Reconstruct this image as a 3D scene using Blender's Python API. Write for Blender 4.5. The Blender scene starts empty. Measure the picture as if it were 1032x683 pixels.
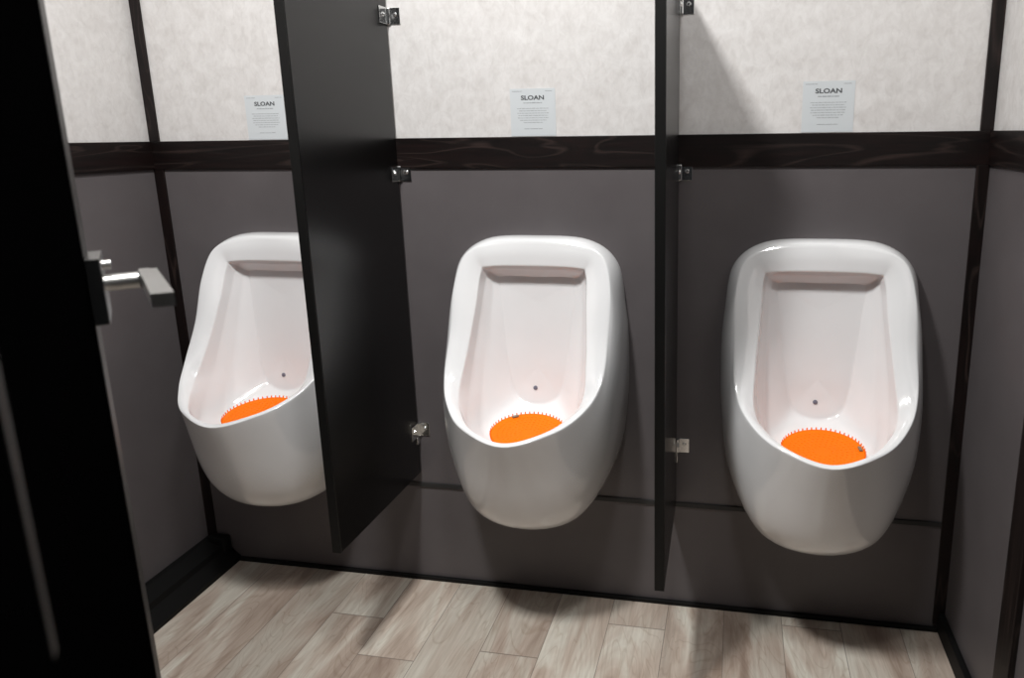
import bpy, bmesh, math, random
from mathutils import Vector, Matrix
from mathutils.bvhtree import BVHTree

sc = bpy.context.scene
col = sc.collection
random.seed(7)

# ------------------------------------------------------------------ materials
MATS = {}


def mat(name, build):
    m = bpy.data.materials.new(name)
    m.use_nodes = True
    nt = m.node_tree
    b = nt.nodes['Principled BSDF']
    build(nt, b)
    MATS[name] = m
    return m


def node(nt, kind, **kw):
    n = nt.nodes.new(kind)
    for k, v in kw.items():
        if k in n.inputs.keys():
            n.inputs[k].default_value = v
        else:
            setattr(n, k, v)
    return n


def ramp(nt, fac, stops):
    r = nt.nodes.new('ShaderNodeValToRGB')
    e = r.color_ramp.elements
    while len(e) < len(stops):
        e.new(0.5)
    for i, (p, c) in enumerate(stops):
        e[i].position = p
        e[i].color = (c[0], c[1], c[2], 1)
    nt.links.new(fac, r.inputs['Fac'])
    return r.outputs['Color']


def coords(nt, scale):
    t = nt.nodes.new('ShaderNodeTexCoord')
    m = nt.nodes.new('ShaderNodeMapping')
    m.inputs['Scale'].default_value = scale
    nt.links.new(t.outputs['Object'], m.inputs['Vector'])
    return m.outputs['Vector']


def mix(nt, a, b, fac, mode='MIX'):
    m = nt.nodes.new('ShaderNodeMix')
    m.data_type = 'RGBA'
    m.blend_type = mode
    for sock, v in ((m.inputs[6], a), (m.inputs[7], b), (m.inputs[0], fac)):
        if isinstance(v, (int, float)):
            sock.default_value = v
        elif isinstance(v, tuple):
            sock.default_value = (v[0], v[1], v[2], 1)
        else:
            nt.links.new(v, sock)
    return m.outputs[2]


def math_node(nt, op, a, b=None):
    m = nt.nodes.new('ShaderNodeMath')
    m.operation = op
    for i, v in enumerate((a, b)):
        if v is None:
            continue
        if isinstance(v, (int, float)):
            m.inputs[i].default_value = v
        else:
            nt.links.new(v, m.inputs[i])
    return m.outputs[0]


def noise(nt, vec, scale, detail=4, rough=0.55, dist=0.0):
    n = nt.nodes.new('ShaderNodeTexNoise')
    n.inputs['Scale'].default_value = scale
    n.inputs['Detail'].default_value = detail
    n.inputs['Roughness'].default_value = rough
    n.inputs['Distortion'].default_value = dist
    nt.links.new(vec, n.inputs['Vector'])
    return n.outputs['Fac']


def bump(nt, b, h, strength, dist=0.001):
    n = nt.nodes.new('ShaderNodeBump')
    n.inputs['Strength'].default_value = strength
    n.inputs['Distance'].default_value = dist
    nt.links.new(h, n.inputs['Height'])
    nt.links.new(n.outputs['Normal'], b.inputs['Normal'])


def m_upper(nt, b):
    v = coords(nt, (1, 1, 1))
    n1 = noise(nt, v, 26, 5, 0.6, 0.6)
    n2 = noise(nt, coords(nt, (1, 1, .6)), 75, 4, 0.6, 0.9)
    c1 = ramp(nt, n1, [(0.28, (.63, .61, .595)), (0.68, (.735, .722, .712))])
    c2 = ramp(nt, n2, [(0.32, (.91, .905, .90)), (0.58, (1, 1, 1))])
    nt.links.new(mix(nt, c1, c2, 1.0, 'MULTIPLY'), b.inputs['Base Color'])
    b.inputs['Roughness'].default_value = .5


def m_lower(nt, b):
    n1 = noise(nt, coords(nt, (1, 1, 1)), 9, 3)
    c = ramp(nt, n1, [(0.3, (.107, .096, .099)), (0.7, (.119, .108, .111))])
    nt.links.new(c, b.inputs['Base Color'])
    b.inputs['Roughness'].default_value = .42
    b.inputs['Specular IOR Level'].default_value = .35


def m_wood(axis):
    sc_ = {'x': (4, 60, 60), 'y': (60, 4, 60), 'z': (60, 60, 4)}[axis]
    lo = {'x': (1.3, 13, 13), 'y': (13, 1.3, 13), 'z': (13, 13, 1.3)}[axis]

    def f(nt, b):
        n1 = noise(nt, coords(nt, lo), 1.0, 2, 0.45, .8)
        rings = math_node(nt, 'PINGPONG', math_node(nt, 'MULTIPLY', n1, 8.0), 0.5)
        n2 = noise(nt, coords(nt, sc_), 1.6, 5, 0.65, 0.5)
        c1 = ramp(nt, rings, [(0.0, (.0085, .0045, .0042)), (0.38, (.0062, .0043, .0039)), (0.5, (.027, .020, .018))])
        c2 = ramp(nt, n2, [(0.35, (.55, .5, .5)), (0.7, (1.35, 1.15, 1.1))])
        nt.links.new(mix(nt, c1, c2, 1.0, 'MULTIPLY'), b.inputs['Base Color'])
        b.inputs['Roughness'].default_value = .45
        b.inputs['Specular IOR Level'].default_value = .3
        bump(nt, b, n2, .25)
    return f


def m_floor(nt, b):
    t = nt.nodes.new('ShaderNodeTexCoord')
    s = nt.nodes.new('ShaderNodeSeparateXYZ')
    nt.links.new(t.outputs['Object'], s.inputs[0])
    W = .14
    px = math_node(nt, 'DIVIDE', math_node(nt, 'SUBTRACT', s.outputs[0], .045), W)
    idx = math_node(nt, 'FLOOR', px)
    fx = math_node(nt, 'SUBTRACT', px, idx)
    wn = nt.nodes.new('ShaderNodeTexWhiteNoise')
    wn.noise_dimensions = '1D'
    nt.links.new(idx, wn.inputs['W'])
    py = math_node(nt, 'ADD', math_node(nt, 'DIVIDE', s.outputs[1], 1.25), math_node(nt, 'MULTIPLY', wn.outputs['Value'], 7.3))
    idy = math_node(nt, 'FLOOR', py)
    fy = math_node(nt, 'SUBTRACT', py, idy)
    wn2 = nt.nodes.new('ShaderNodeTexWhiteNoise')
    wn2.noise_dimensions = '2D'
    cb = nt.nodes.new('ShaderNodeCombineXYZ')
    nt.links.new(idx, cb.inputs[0])
    nt.links.new(idy, cb.inputs[1])
    nt.links.new(cb.outputs[0], wn2.inputs['Vector'])
    # per-board shift of the grain
    off = nt.nodes.new('ShaderNodeVectorMath')
    off.operation = 'SCALE'
    nt.links.new(wn2.outputs['Color'], off.inputs[0])
    off.inputs['Scale'].default_value = 13
    va = nt.nodes.new('ShaderNodeVectorMath')
    va.operation = 'ADD'
    nt.links.new(t.outputs['Object'], va.inputs[0])
    nt.links.new(off.outputs[0], va.inputs[1])

    def scaled(v):
        m = nt.nodes.new('ShaderNodeMapping')
        m.inputs['Scale'].default_value = v
        nt.links.new(va.outputs[0], m.inputs['Vector'])
        return m.outputs['Vector']
    big = noise(nt, scaled((9, 2.0, 1)), 1.0, 4, 0.55, 1.3)
    rings = math_node(nt, 'PINGPONG', math_node(nt, 'MULTIPLY', noise(nt, scaled((7, 1.6, 1)), 1.0, 2, 0.5, 1.6), 14.0), 0.5)
    fine = noise(nt, scaled((120, 7, 1)), 1.0, 4, 0.6, .3)
    base = ramp(nt, big, [(0.30, (.36, .28, .23)), (0.47, (.53, .45, .385)), (0.62, (.66, .63, .56))])
    rc = ramp(nt, rings, [(0.0, (.86, .83, .80)), (0.12, (1, 1, 1))])
    fc = ramp(nt, fine, [(0.32, (.86, .84, .82)), (0.65, (1.05, 1.05, 1.05))])
    tone = ramp(nt, wn2.outputs['Value'], [(0.0, (.84, .81, .79)), (1.0, (1.10, 1.10, 1.09))])
    c = mix(nt, base, rc, 1.0, 'MULTIPLY')
    c = mix(nt, c, fc, 1.0, 'MULTIPLY')
    c = mix(nt, c, tone, 1.0, 'MULTIPLY')
    gx = math_node(nt, 'MINIMUM', fx, math_node(nt, 'SUBTRACT', 1.0, fx))
    gy = math_node(nt, 'MINIMUM', fy, math_node(nt, 'SUBTRACT', 1.0, fy))
    seam = math_node(nt, 'MAXIMUM', math_node(nt, 'LESS_THAN', gx, .007), math_node(nt, 'LESS_THAN', gy, .0012))
    c = mix(nt, c, (.20, .165, .14), math_node(nt, 'MULTIPLY', seam, .75))
    nt.links.new(c, b.inputs['Base Color'])
    b.inputs['Roughness'].default_value = .45


def plain(c, rough, metal=0.0, spec=.5, coat=0.0, wob=0.06):
    def f(nt, b):
        n1 = noise(nt, coords(nt, (1, 1, 1)), 14, 3)
        lo = tuple(x * (1 - wob) for x in c)
        hi = tuple(min(1, x * (1 + wob)) for x in c)
        nt.links.new(ramp(nt, n1, [(0.3, lo), (0.7, hi)]), b.inputs['Base Color'])
        b.inputs['Roughness'].default_value = rough
        b.inputs['Metallic'].default_value = metal
        b.inputs['Specular IOR Level'].default_value = spec
        b.inputs['Coat Weight'].default_value = coat
        b.inputs['Coat Roughness'].default_value = .04
    return f


mat('wall vinyl', m_upper)
mat('grey wall laminate', m_lower)
for a in 'xyz':
    mat('dark wood ' + a, m_wood(a))
mat('plank floor', m_floor)
mat('porcelain', plain((.845, .852, .86), .12, 0, .5, .6, .01))
mat('orange vinyl', plain((1.0, .19, .001), .55, 0, .12, 0, .03))
mat('black laminate', plain((.0032, .0031, .0031), .27, 0, .5))
mat('black edge', plain((.0038, .0038, .0036), .5, 0, .25))
mat('black rubber', plain((.0032, .0032, .0032), .6, 0, .25))
mat('door paint', plain((.0012, .0012, .0013), .9, 0, 0))
mat('chrome', plain((.72, .73, .73), .18, 1))
mat('satin metal', plain((.60, .60, .59), .36, 1))
mat('dull strip', plain((.07, .067, .065), .5, .5))
mat('dark reflection metal', plain((.33, .33, .33), .22, 1))  # rose's satin metal, darkened in colour for its reflection of the dark doorway
mat('dark strip', plain((.03, .03, .03), .5, 0, .3))
mat('sticker film', plain((.61, .645, .665), .35, 0, .4, 0, .015))
mat('print dark', plain((.07, .075, .08), .5))
mat('print grey', plain((.36, .38, .40), .5))
mat('ceiling white', plain((.80, .79, .77), .6))
mat('inlet grey', plain((.22, .23, .29), .4, .3))
mat('grey mark', plain((.22, .17, .12), .5))

# ------------------------------------------------------------------ helpers


def obj(name, bm, m, parent=None, smooth=False, kind=None):
    me = bpy.data.meshes.new(name)
    bm.normal_update()
    bm.to_mesh(me)
    bm.free()
    mats = m if isinstance(m, (list, tuple)) else [m]
    for x in mats:
        me.materials.append(MATS[x])
    if smooth:
        for p in me.polygons:
            p.use_smooth = True
    o = bpy.data.objects.new(name, me)
    col.objects.link(o)
    if parent:
        o.parent = parent
    if kind:
        o['kind'] = kind
    return o


def empty(name, loc, rz=0):
    o = bpy.data.objects.new(name, None)
    o.empty_display_size = .05
    col.objects.link(o)
    o.location = loc
    o.rotation_euler = (0, 0, rz)
    return o


def tag(o, label, cat, group=None):
    o['label'] = label
    o['category'] = cat
    if group:
        o['group'] = group
    return o


def box(bm, x0, x1, y0, y1, z0, z1, bev=0.0, mi=0):
    r = bmesh.ops.create_cube(bm, size=1.0)
    vs = r['verts']
    for v in vs:
        v.co = Vector((x0 + (v.co.x + .5) * (x1 - x0), y0 + (v.co.y + .5) * (y1 - y0), z0 + (v.co.z + .5) * (z1 - z0)))
    fs = set(f for v in vs for f in v.link_faces)
    for f in fs:
        f.material_index = mi
    if bev > 0:
        es = list(set(e for v in vs for e in v.link_edges))
        bmesh.ops.bevel(bm, geom=es, offset=bev, segments=2, profile=.5, affect='EDGES', clamp_overlap=True)
    return bm


def cyl(bm, p0, p1, r0, r1=None, seg=24, cap=True):
    p0 = Vector(p0)
    p1 = Vector(p1)
    r1 = r0 if r1 is None else r1
    d = (p1 - p0)
    ret = bmesh.ops.create_cone(bm, cap_ends=cap, segments=seg, radius1=r0, radius2=r1, depth=d.length)
    q = d.to_track_quat('Z', 'Y').to_matrix().to_4x4()
    M = Matrix.Translation((p0 + p1) / 2) @ q
    bmesh.ops.transform(bm, matrix=M, verts=ret['verts'])
    return ret['verts']


def prism(bm, poly, axis, a0, a1):
    """extrude a polygon (list of 2-tuples) along an axis"""
    def P(u, v, a):
        return {'x': (a, u, v), 'y': (u, a, v), 'z': (u, v, a)}[axis]
    A = [bm.verts.new(P(u, v, a0)) for u, v in poly]
    B = [bm.verts.new(P(u, v, a1)) for u, v in poly]
    bm.faces.new(A)
    bm.faces.new(B[::-1])
    n = len(poly)
    for i in range(n):
        bm.faces.new((A[i], A[(i + 1) % n], B[(i + 1) % n], B[i]))
    bmesh.ops.recalc_face_normals(bm, faces=bm.faces[:])
    return bm


def loft(bm, loops, close_first=None, close_last=None):
    rows = [[bm.verts.new(p) for p in L] for L in loops]
    n = len(rows[0])
    for a, b in zip(rows, rows[1:]):
        for i in range(n):
            j = (i + 1) % n
            bm.faces.new((a[i], a[j], b[j], b[i]))
    if close_first:
        bm.faces.new(rows[0][::-1])
    if close_last:
        bm.faces.new(rows[-1])
    return rows


# ------------------------------------------------------------------ camera (solved from the photograph)
F_PX, PPX, PPY = 713.2, 614.07, 291.76
CX, CY, CZ = .4719, -1.6046, 1.1791
YAW, PITCH, ROLL = .1800, -.2163, -.0134


def basis():
    cy, sy, cp, sp = math.cos(YAW), math.sin(YAW), math.cos(PITCH), math.sin(PITCH)
    fw = Vector((-sy * cp, cy * cp, sp))
    r = Vector((cy, sy, 0))
    u = r.cross(fw)
    c, s = math.cos(ROLL), math.sin(ROLL)
    return c * r + s * u, -s * r + c * u, fw


r_, u_, f_ = basis()
cam = bpy.data.cameras.new('camera')
cam_o = bpy.data.objects.new('camera', cam)
col.objects.link(cam_o)
M = Matrix((r_, u_, -f_)).transposed().to_4x4()
M.translation = Vector((CX, CY, CZ))
cam_o.matrix_world = M
cam.sensor_fit = 'HORIZONTAL'
cam.sensor_width = 36
cam.lens = F_PX / 1032 * 36
cam.shift_x = (516 - PPX) / 1032
cam.shift_y = (PPY - 341.5) / 1032
cam.clip_start = .01
cam.dof.use_dof = True
cam.dof.focus_distance = 1.75
cam.dof.aperture_fstop = 4.0
sc.camera = cam_o

# ------------------------------------------------------------------ room shell
XL, XR = -1.0, .985
YF, ZC = -1.52, 2.40
ZT, ZB, ZG = 1.1758, 1.1059, .2806

bm = bmesh.new()
box(bm, XL - .08, XR + .08, YF - .9, .06, -.05, 0)
obj('floor', bm, 'plank floor', kind='structure')
bm = bmesh.new()
box(bm, XL - .08, XR + .08, YF - .08, .06, ZC, ZC + .05)
obj('ceiling', bm, 'ceiling white', kind='structure')


def wall(name, x0, x1, y0, y1):
    bm = bmesh.new()
    box(bm, x0, x1, y0, y1, 0, ZB + .03, 0, 1)
    box(bm, x0, x1, y0, y1, ZB + .03, ZC, 0, 0)
    return obj(name, bm, ['wall vinyl', 'grey wall laminate'], kind='structure')


wall('wall_back', XL - .06, XR + .06, 0, .06)
wall('wall_left', XL - .06, XL, YF, 0)
wall('wall_right', XR, XR + .06, YF, 0)
# front wall: a narrow piece beside the open doorway and a head piece above it
bm = bmesh.new()
box(bm, XL - .06, .27, YF - .06, YF, 0, ZB + .03, 0, 1)
box(bm, XL - .06, .27, YF - .06, YF, ZB + .03, ZC, 0, 1)
box(bm, .27, XR + .06, YF - .06, YF, 2.04, ZC, 0, 1)
obj('wall_front', bm, ['wall vinyl', 'grey wall laminate'], kind='structure')

tn = [0]


def trim(bm, m, label=None):
    tn[0] += 1
    o = obj('trim_%d' % tn[0], bm, m, kind='structure')
    return o


# chair rails
bm = bmesh.new()
box(bm, XL, XR, -.006, 0, ZB, ZT, .001)
trim(bm, 'dark wood x')
bm = bmesh.new()
box(bm, XL, XL + .006, YF, -.006, ZB, ZT, .0015)
trim(bm, 'dark wood y')
bm = bmesh.new()
box(bm, XR - .006, XR, YF, -.006, ZB, ZT, .0015)
trim(bm, 'dark wood y')
# corner strips, split at the rail
for x0, x1 in ((XL, XL + .0277), (XR - .0258, XR)):
    bm = bmesh.new()
    box(bm, x0, x1, -.0055, 0, ZT, ZC, .001)
    trim(bm, 'dark wood z')
    bm = bmesh.new()
    box(bm, x0, x1, -.0055, 0, .02, ZB, .001)
    trim(bm, 'dark wood z')
# strip across the back wall low down
bm = bmesh.new()
box(bm, XL + .0277, XR - .0258, -.004, 0, ZG - .006, ZG + .006, .001)
trim(bm, 'dark strip')
# upright on the right wall
bm = bmesh.new()
box(bm, XR - .012, XR, -.40, -.338, 0.02, ZB, .0015)
trim(bm, 'dark wood z')
# floor edges
bm = bmesh.new()
box(bm, -.905, XR - .014, -.010, 0, 0, .011, .002)
obj('baseboard_back', bm, 'black rubber', kind='structure')
bm = bmesh.new()
prism(bm, [(XL, 0), (-.905, 0), (-.905, .012), (-.936, .040), (-.940, .055), (-.985, .069), (XL, .069)], 'y', YF, -.001)
obj('baseboard_left', bm, 'black rubber', kind='structure')
bm = bmesh.new()
box(bm, XR - .015, XR, YF, 0, 0, .05, .003)
obj('baseboard_right', bm, 'black rubber', kind='structure')
bm = bmesh.new()
box(bm, -.985, -.928, -.03, 0, .02, .079, .008)
trim(bm, 'black edge')

# ------------------------------------------------------------------ urinals
OUT = [(0, -.0381, .9408), (.1040, -.0375, .9322), (.1643, -.0443, .9068), (.1860, -.0710, .8362), (.1865, -.1090, .7389),
       (.1832, -.1637, .654), (.1571, -.2238, .6055), (.0985, -.2893, .5755), (0, -.3235, .5565)]
INN = [(0, -.0485, .8826), (.1067, -.0488, .8795), (.1262, -.0513, .8649), (.1317, -.082, .79), (.1398, -.1303, .6922),
       (.1417, -.1875, .6127), (.1140, -.2430, .5865), (.0670, -.2960, .5735), (0, -.3125, .5612)]
WAL = [(0, .9478), (.1243, .9392), (.1922, .8869), (.2111, .7820), (.2179, .6875), (.2145, .5487), (.1908, .4083), (.1208, .2944), (0, .2678)]
K1 = [.54, .519, .495, .505, .548, .61, .687, .862, .864]
K2 = [.531, .498, .438, .465, .545, .65, .713, .803, .84]
TAU = [0, 0, 0, 0, 0, .06, .18, .27, .30]   # how far the front of the bowl draws in below its rim
# inside of the bowl: foot of the front wall, floor, outline of the back panel
FOOT = [(0, -.028, .870), (.101, -.028, .870), (.119, -.029, .855), (.126, -.054, .786), (.133, -.092, .690),
        (.133, -.140, .603), (.113, -.212, .540), (.066, -.274, .513), (0, -.292, .505)]
BED = [(0, -.017, .856), (.091, -.017, .857), (.107, -.018, .844), (.111, -.032, .783), (.114, -.060, .690),
       (.116, -.098, .595), (.106, -.138, .519), (.064, -.168, .497), (0, -.174, .490)]
PAN = [(0, -.012, .850), (.081, -.012, .850), (.094, -.013, .838), (.088, -.020, .780), (.079, -.030, .700),
       (.069, -.042, .625), (.056, -.047, .572), (.032, -.052, .551), (0, -.054, .545)]
SUB = 7


def closed(P, n=SUB):
    P = [Vector(p) for p in P]
    full = P + [Vector((-p.x, p.y, p.z)) for p in P[-2:0:-1]]
    N = len(full)
    out = []
    for i in range(N):
        a, b, c, d = full[(i - 1) % N], full[i], full[(i + 1) % N], full[(i + 2) % N]
        for k in range(n):
            t = k / n
            out.append(.5 * ((2 * b) + (c - a) * t + (2 * a - 5 * b + 4 * c - d) * t * t + (3 * b - a - 3 * c + d) * t ** 3))
    return out


def make_urinal_mesh():
    O, I = closed(OUT), closed(INN)
    Wl = closed([(x, 0, z) for x, z in WAL])
    K = closed([(0, a, b) for a, b in zip(K1, K2)])
    Ta = [p.y for p in closed([(0, t, 0) for t in TAU])]
    Ft, Bd, Pn = closed(FOOT), closed(BED), closed(PAN)
    n = len(O)
    secs = []

    def spine(p):
        z = min(.79, max(.635, p.z))
        return Vector((0, -.0176 - .0218 * (.79 - z) / .155, z))
    for s in range(n):
        pts = []
        for k in range(8):
            t = k / 7
            w, o = Wl[s], O[s]
            B1 = Vector((w.x, o.y * K[s].y, w.z))
            B2 = Vector((o.x + (w.x - o.x) * K[s].z, o.y * (1 - Ta[s]), o.z + (w.z - o.z) * K[s].z))
            pts.append((1 - t) ** 3 * w + 3 * t * (1 - t) ** 2 * B1 + 3 * t * t * (1 - t) * B2 + t ** 3 * o)
        o, i = O[s], I[s]
        m = (o + i) / 2
        # crest of the rim, a little proud towards the front and up
        wdt = (o - i).length
        m = m + Vector((0, -.5, .5)).normalized() * min(.004, wdt * .12)
        pts.insert(-1, pts[-1].lerp(pts[-2], .35))
        pts += [o.lerp(m, .22) + Vector((0, -.0008, .0008)), m, i.lerp(m, .25), i]
        f = Ft[s]
        pts += [i.lerp(f, .22), i.lerp(f, .7), f, f.lerp(Bd[s], .55), Bd[s], Bd[s].lerp(Pn[s], .5), Pn[s].lerp(Bd[s], .1), Pn[s],
                Pn[s].lerp(spine(Pn[s]), .12)]
        # chaikin smoothing of the section, ends kept
        for _ in range(2):
            q = [pts[0]]
            for a, b in zip(pts, pts[1:]):
                q += [a.lerp(b, .25), a.lerp(b, .75)]
            q.append(pts[-1])
            pts = q
        for t in (.35, .62, .86, .98):
            e = Pn[s].lerp(spine(Pn[s]), t)
            pts.append(e)
        secs.append(pts)
    loops = [[secs[s][k] for s in range(n)] for k in range(len(secs[0]))]
    bm = bmesh.new()
    loft(bm, loops, close_first=True, close_last=True)
    bmesh.ops.recalc_face_normals(bm, faces=bm.faces[:])
    return bm


SPOTS = [(-.6628, 'left'), (.0087, 'middle'), (.6596, 'right')]
ub = make_urinal_mesh()
bvh = BVHTree.FromBMesh(ub)
hit, nor, _, _ = bvh.ray_cast(Vector((-.004, -1, .5845 + .9 * .0)), Vector((0, 1, 0)))
if hit is None or hit.y < -.2:
    hit, nor, _, _ = bvh.ray_cast(Vector((-.004, -.15, .5845)), Vector((0, 1, 0)))
if nor.y > 0:
    nor = -nor
bowl_me = None
urinals = []
ULAB = {'left': 'white porcelain urinal beside the left wall, partly hidden by the tall black divider',
        'middle': 'white porcelain urinal in the middle stall between the two black dividers',
        'right': 'white porcelain urinal in the right stall, with its left flank showing'}


def make_inlet():
    bm = bmesh.new()
    p = hit - nor * .002
    cyl(bm, p, hit + nor * .0015, .0052, .0052, 20)
    cyl(bm, hit + nor * .0010, hit + nor * .0028, .0036, .0024, 20)
    return bm


for i, (x, w) in enumerate(SPOTS):
    root = empty('urinal', (x, 0, 0))
    if i == 0:
        bowl = obj('bowl', ub, 'porcelain', root, smooth=True)
        bowl_me = bowl.data
        inl = obj('water_inlet', make_inlet(), 'inlet grey', root)
        inl_me = inl.data
    else:
        bowl = bpy.data.objects.new('bowl', bowl_me)
        inl = bpy.data.objects.new('water_inlet', inl_me)
        for o in (bowl, inl):
            col.objects.link(o)
            o.parent = root
    tag(root, ULAB[w], 'urinal', 'wall-hung urinals in a row')
    urinals.append(root)

# ------------------------------------------------------------------ orange urinal screens
SR = .085


def make_screen_bm():
    bm = bmesh.new()
    n = 72
    prof = [(0.06, .0012), (.2, .0014), (.4, .0018), (.6, .0024), (.8, .0034), (.93, .0046), (.985, .0052), (1.0, .004),
            (.99, .0022), (.9, -.0002), (.6, -.0022), (.3, -.003), (.06, -.0032)]
    loops = [[Vector((math.cos(2 * math.pi * k / n) * SR * a, math.sin(2 * math.pi * k / n) * SR * a, z)) for k in range(n)] for a, z in prof]
    loft(bm, loops, True, True)
    # shallow ribs: rings and short pins over the face
    for ring in range(2, 8):
        r = SR * ring / 8.6
        cnt = int(6 * ring)
        for k in range(cnt):
            a = 2 * math.pi * (k + .5 * (ring % 2)) / cnt
            x, y = r * math.cos(a), r * math.sin(a)
            z = .0012 + .0034 * (r / SR) ** 2
            cyl(bm, (x, y, z - .0006), (x, y, z + .0007), .0030, .0022, 8)
    bmesh.ops.recalc_face_normals(bm, faces=bm.faces[:])
    return bm


def make_bristles():
    bm = bmesh.new()
    n = 52
    for k in range(n):
        a = 2 * math.pi * k / n
        x, y = math.cos(a), math.sin(a)
        cyl(bm, (x * SR * .985, y * SR * .985, .003), (x * SR * .995, y * SR * .995, .0100), .0017, .0012, 8)
    return bm


SCREEN = [  # offset x, y, z, rotation about x (back edge up), about y, about z
    (.017, -.176, .5275, .11, 0.0, 0.2, 2.20),
    (.014, -.178, .5245, .10, 0.04, 0.0, 2.25),
    (.001, -.178, .5250, .11, 0.02, -0.3, .42)]
SLAB = {'left': 'orange urinal screen lying in the left urinal, cut off low by its rim',
        'middle': 'orange urinal screen lying in the middle urinal between the dividers',
        'right': 'orange urinal screen lying in the right urinal, nearest the right wall'}
s_me = b_me = t_me = None
for i, (x, w) in enumerate(SPOTS):
    ox, oy, oz, rx, ry, rz, ta = SCREEN[i]
    o = empty('urinal_screen', (x + ox, oy, oz))
    o.rotation_euler = (rx, ry, rz)
    tag(o, SLAB[w], 'urinal screen', 'orange screens in the urinals')
    if s_me is None:
        a = obj('screen_mat', make_screen_bm(), 'orange vinyl', o, smooth=False)
        for p in a.data.polygons:
            p.use_smooth = True
        b = obj('bristle_edge', make_bristles(), 'orange vinyl', o)
        s_me, b_me = a.data, b.data
    else:
        for nm, me in (('screen_mat', s_me), ('bristle_edge', b_me)):
            c = bpy.data.objects.new(nm, me)
            col.objects.link(c)
            c.parent = o
    if i > 0:
        bm = bmesh.new()
        box(bm, -.008, .008, -.0035, .0035, 0, .0035, .001)
        bmesh.ops.transform(bm, matrix=Matrix.Translation((math.cos(ta) * SR * .90, math.sin(ta) * SR * .90, .0048)) @ Matrix.Rotation(ta + math.pi / 2, 4, 'Z'), verts=bm.verts[:])
        tb = obj('dark_mark', bm, 'grey mark', o)  # small dark mark near the edge of the screen
        tb['label'] = 'small dark mark'

# ------------------------------------------------------------------ stall dividers with their brackets
def bracket(parent, z, hang=False, leg=.044):
    """chrome angle: one leg on the wall, one on the panel's right face; in the panel's own space the face is x = 0, the wall y = 0"""
    h = .018
    bm = bmesh.new()
    box(bm, .0, .030, -.0022, -.0002, z - h, z + h, .0006)
    box(bm, .0002, .0022, -leg, -.0004, z - h, z + h, .0006)
    box(bm, .0002, .007, -.007, -.0004, z - h, z + h, .002)
    br = obj('bracket', bm, 'chrome', parent)
    br['label'] = 'chrome angle bracket'
    for p, dr in (((.0185, -.0022, z + .003), (0, -1, 0)), ((.0022, -leg * .6, z + .002), (1, 0, 0))):
        bm = bmesh.new()
        p = Vector(p)
        dr = Vector(dr)
        cyl(bm, p, p + dr * .0022, .0052, .0045, 20)
        cyl(bm, p + dr * .0018, p + dr * .0034, .0042, .0025, 20)
        obj('screw', bm, 'chrome', br, smooth=False)
    if hang:
        bm = bmesh.new()
        box(bm, .0004, .003, -.018, -.004, z - h - .020, z - h - .0005, .001)
        obj('clip', bm, 'chrome', br)


DIV = [(-.3281, -.0075 / .38, .3838, .3185, 1.50, 'black stall divider left of the middle urinal, its broad right face in view'),
       (.3416, .0063 / .36, .3577, .2866, 1.50, 'black stall divider between middle and right urinals, seen almost edge on')]
for i, (x, sl, dep, z0, z1, lab) in enumerate(DIV):
    root = empty('stall_divider', (x, 0, 0), math.atan(sl))
    bm = bmesh.new()
    box(bm, -.0195, 0, -dep + .003, -.006, z0, z1, .0012)
    obj('panel', bm, 'black laminate', root)
    bm = bmesh.new()
    box(bm, -.0195, 0, -dep, -dep + .003, z0, z1, .001)
    eb = obj('edge_band', bm, 'black edge', root)
    for k, z in enumerate((1.449 if i == 0 else 1.4435, 1.093, .438)):
        bracket(root, z, hang=(k == 2), leg=.042 if i == 0 else .022)
    tag(root, lab, 'stall divider', 'dividers between the urinals')

# ------------------------------------------------------------------ notices on the wall
def text_mesh(txt, size, sx, bold):
    cu = bpy.data.curves.new('t', 'FONT')
    cu.body = txt
    cu.size = size
    cu.align_x = 'CENTER'
    cu.offset = bold
    cu.extrude = .0001
    cu.resolution_u = 3
    to = bpy.data.objects.new('t', cu)
    col.objects.link(to)
    dg = bpy.context.evaluated_depsgraph_get()
    me = bpy.data.meshes.new_from_object(to.evaluated_get(dg))
    bpy.data.objects.remove(to)
    bpy.data.curves.remove(cu)
    for v in me.vertices:
        v.co.x *= sx
    return me


def line_quads(bm, cx, z, width, th, rnd, lo=.003, hi=.009):
    x = cx - width / 2
    end = cx + width / 2
    while x < end - .001:
        L = min(rnd.uniform(lo, hi), end - x)
        h = th * rnd.uniform(.8, 1.1)
        vs = [bm.verts.new((a, -.0010, b)) for a, b in ((x, z), (x + L, z), (x + L, z + h), (x, z + h))]
        bm.faces.new(vs)
        x += L + .0012


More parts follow.
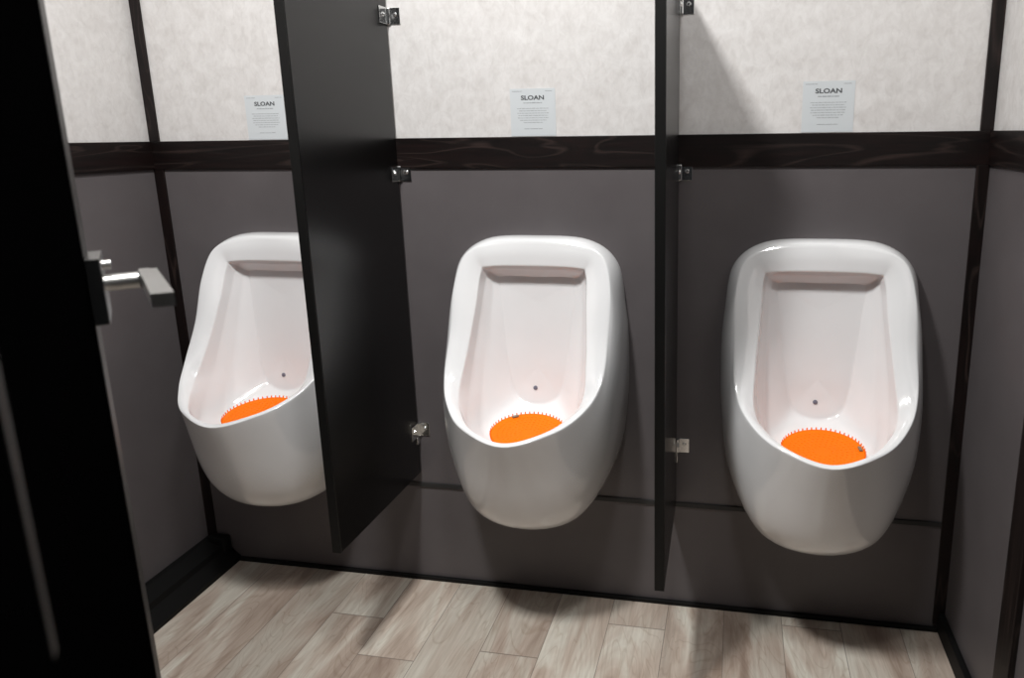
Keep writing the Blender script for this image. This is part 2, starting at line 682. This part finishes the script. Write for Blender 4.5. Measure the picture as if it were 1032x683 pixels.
logo = text_mesh('SLOAN', .0132, 1.30, .0004)
NOTE = [(-.7185, 'pale notice sticker on the left stall wall, its right edge against the divider', -.012),
        (.0089, 'pale notice sticker above the rail over the middle urinal', .0),
        (.6560, 'pale notice sticker above the rail over the right urinal', .004)]
for i, (x, lab, rot) in enumerate(NOTE):
    if i == 0:
        x = -.667
    root = empty('notice_sticker', (x, 0, ZT + .0012))
    bm = bmesh.new()
    box(bm, -.053, .053, -.0008, -.0001, 0, .105, 0)
    obj('sticker_film', bm, 'sticker film', root)
    lg = bpy.data.objects.new('lettering', logo)
    if i == 0:
        logo.materials.append(MATS['print dark'])
    col.objects.link(lg)
    lg.parent = root
    lg.location = (0, -.0010, .0805)
    lg.rotation_euler = (math.pi / 2, 0, 0)
    rnd = random.Random(3 + i)
    bm = bmesh.new()
    line_quads(bm, 0, .0725, .044, .0024, rnd, .004, .010)
    obj('subtitle', bm, 'print grey', root)
    bm = bmesh.new()
    for k, wd in enumerate((.074, .066, .074, .070, .072, .062, .045)):
        line_quads(bm, 0, .0605 - .0052 * k, wd, .0015, rnd)
    obj('fine_print', bm, 'print grey', root)
    for nm, cx_, cz_, wd in (('footer_print', 0, .0155, .043), ('corner_print', -.036, .0985, .024), ('corner_print', .0385, .0985, .018)):
        bm = bmesh.new()
        line_quads(bm, cx_, cz_, wd, .0013, rnd, .01, .02)
        obj(nm, bm, 'print grey', root)
    tag(root, lab, 'notice', 'notice stickers above the urinals')

# ------------------------------------------------------------------ open door at the left with its lever
A = Vector((-.2278, -.9605, 0))
dirv = Vector((.6919, -.7220, 0))
door = None
ang = math.atan2(dirv.y, dirv.x)
# local frame: x along the leaf towards the hinge, y towards the room side face normal (+y local = left of x) -> normal is +y rotated
def door_part(name, bm, m, parent=None, smooth=False):
    return obj(name, bm, m, parent, smooth)


bm = bmesh.new()
box(bm, -.100, .745, -.045, 0, .012, 2.02, .002)
door = obj('door_1', bm, 'door paint', kind='structure')
door.location = A
door.rotation_euler = (0, 0, ang)
bm = bmesh.new()
box(bm, -.1015, -.03, .0, .0012, .02, 2.01, .0004)
obj('edge_strip', bm, 'dull strip', door)
bm = bmesh.new()
box(bm, .564, .573, .0, .0008, .947, 2.0, .0002)
obj('hinge_strip', bm, 'dull strip', door)
# lever set: rose on the face, neck, flat grip pointing back towards the hinge
bm = bmesh.new()
box(bm, -.080, -.004, .0012, .0165, .977, 1.052, .0012)
hd = obj('door_handle', bm, 'dark reflection metal', door)
hd['label'] = 'square satin metal lever handle'
bm = bmesh.new()
cyl(bm, (-.042, .0115, 1.0185), (-.042, .051, 1.0185), .0095, .0095, 28)
box(bm, -.0535, -.0300, .049, .0615, 1.009, 1.030, .002)
# flat grip
vs0 = len(bm.verts)
def q(t, o, z):
    return (t, o, z)
g = []
P = [(-.042, .0500), (.128, .0580), (.131, .0780), (-.042, .0680)]
prism(bm, [(t, o) for t, o in P], 'z', 1.0165, 1.0305)
obj('lever', bm, 'satin metal', hd)
bm = bmesh.new()
cyl(bm, (-.040, .0115, 1.040), (-.040, .024, 1.040), .0055, .0055, 20)
obj('privacy_button', bm, 'satin metal', hd)

# ------------------------------------------------------------------ lights
def area(name, x, y, sx, sy, power, colr):
    l = bpy.data.lights.new(name, 'AREA')
    l.shape = 'RECTANGLE'
    l.size = sx
    l.size_y = sy
    l.energy = power
    l.color = colr
    o = bpy.data.objects.new(name, l)
    col.objects.link(o)
    o.location = (x, y, ZC - .012)
    return o


area('ceiling_lamp', -.16, -1.06, .16, .22, 35, (1, .99, .975))
area('ceiling_lamp', .36, -1.06, .16, .22, 10.5, (1, .99, .975))

w = bpy.data.worlds.new('world')
sc.world = w
w.use_nodes = True
w.node_tree.nodes['Background'].inputs[0].default_value = (.9, .95, 1.0, 1)
w.node_tree.nodes['Background'].inputs[1].default_value = .02

sc.view_settings.view_transform = 'Standard'
sc.view_settings.look = 'None'
sc.view_settings.exposure = 0.0
sc.view_settings.gamma = 1.0
sc.view_settings.use_curve_mapping = False
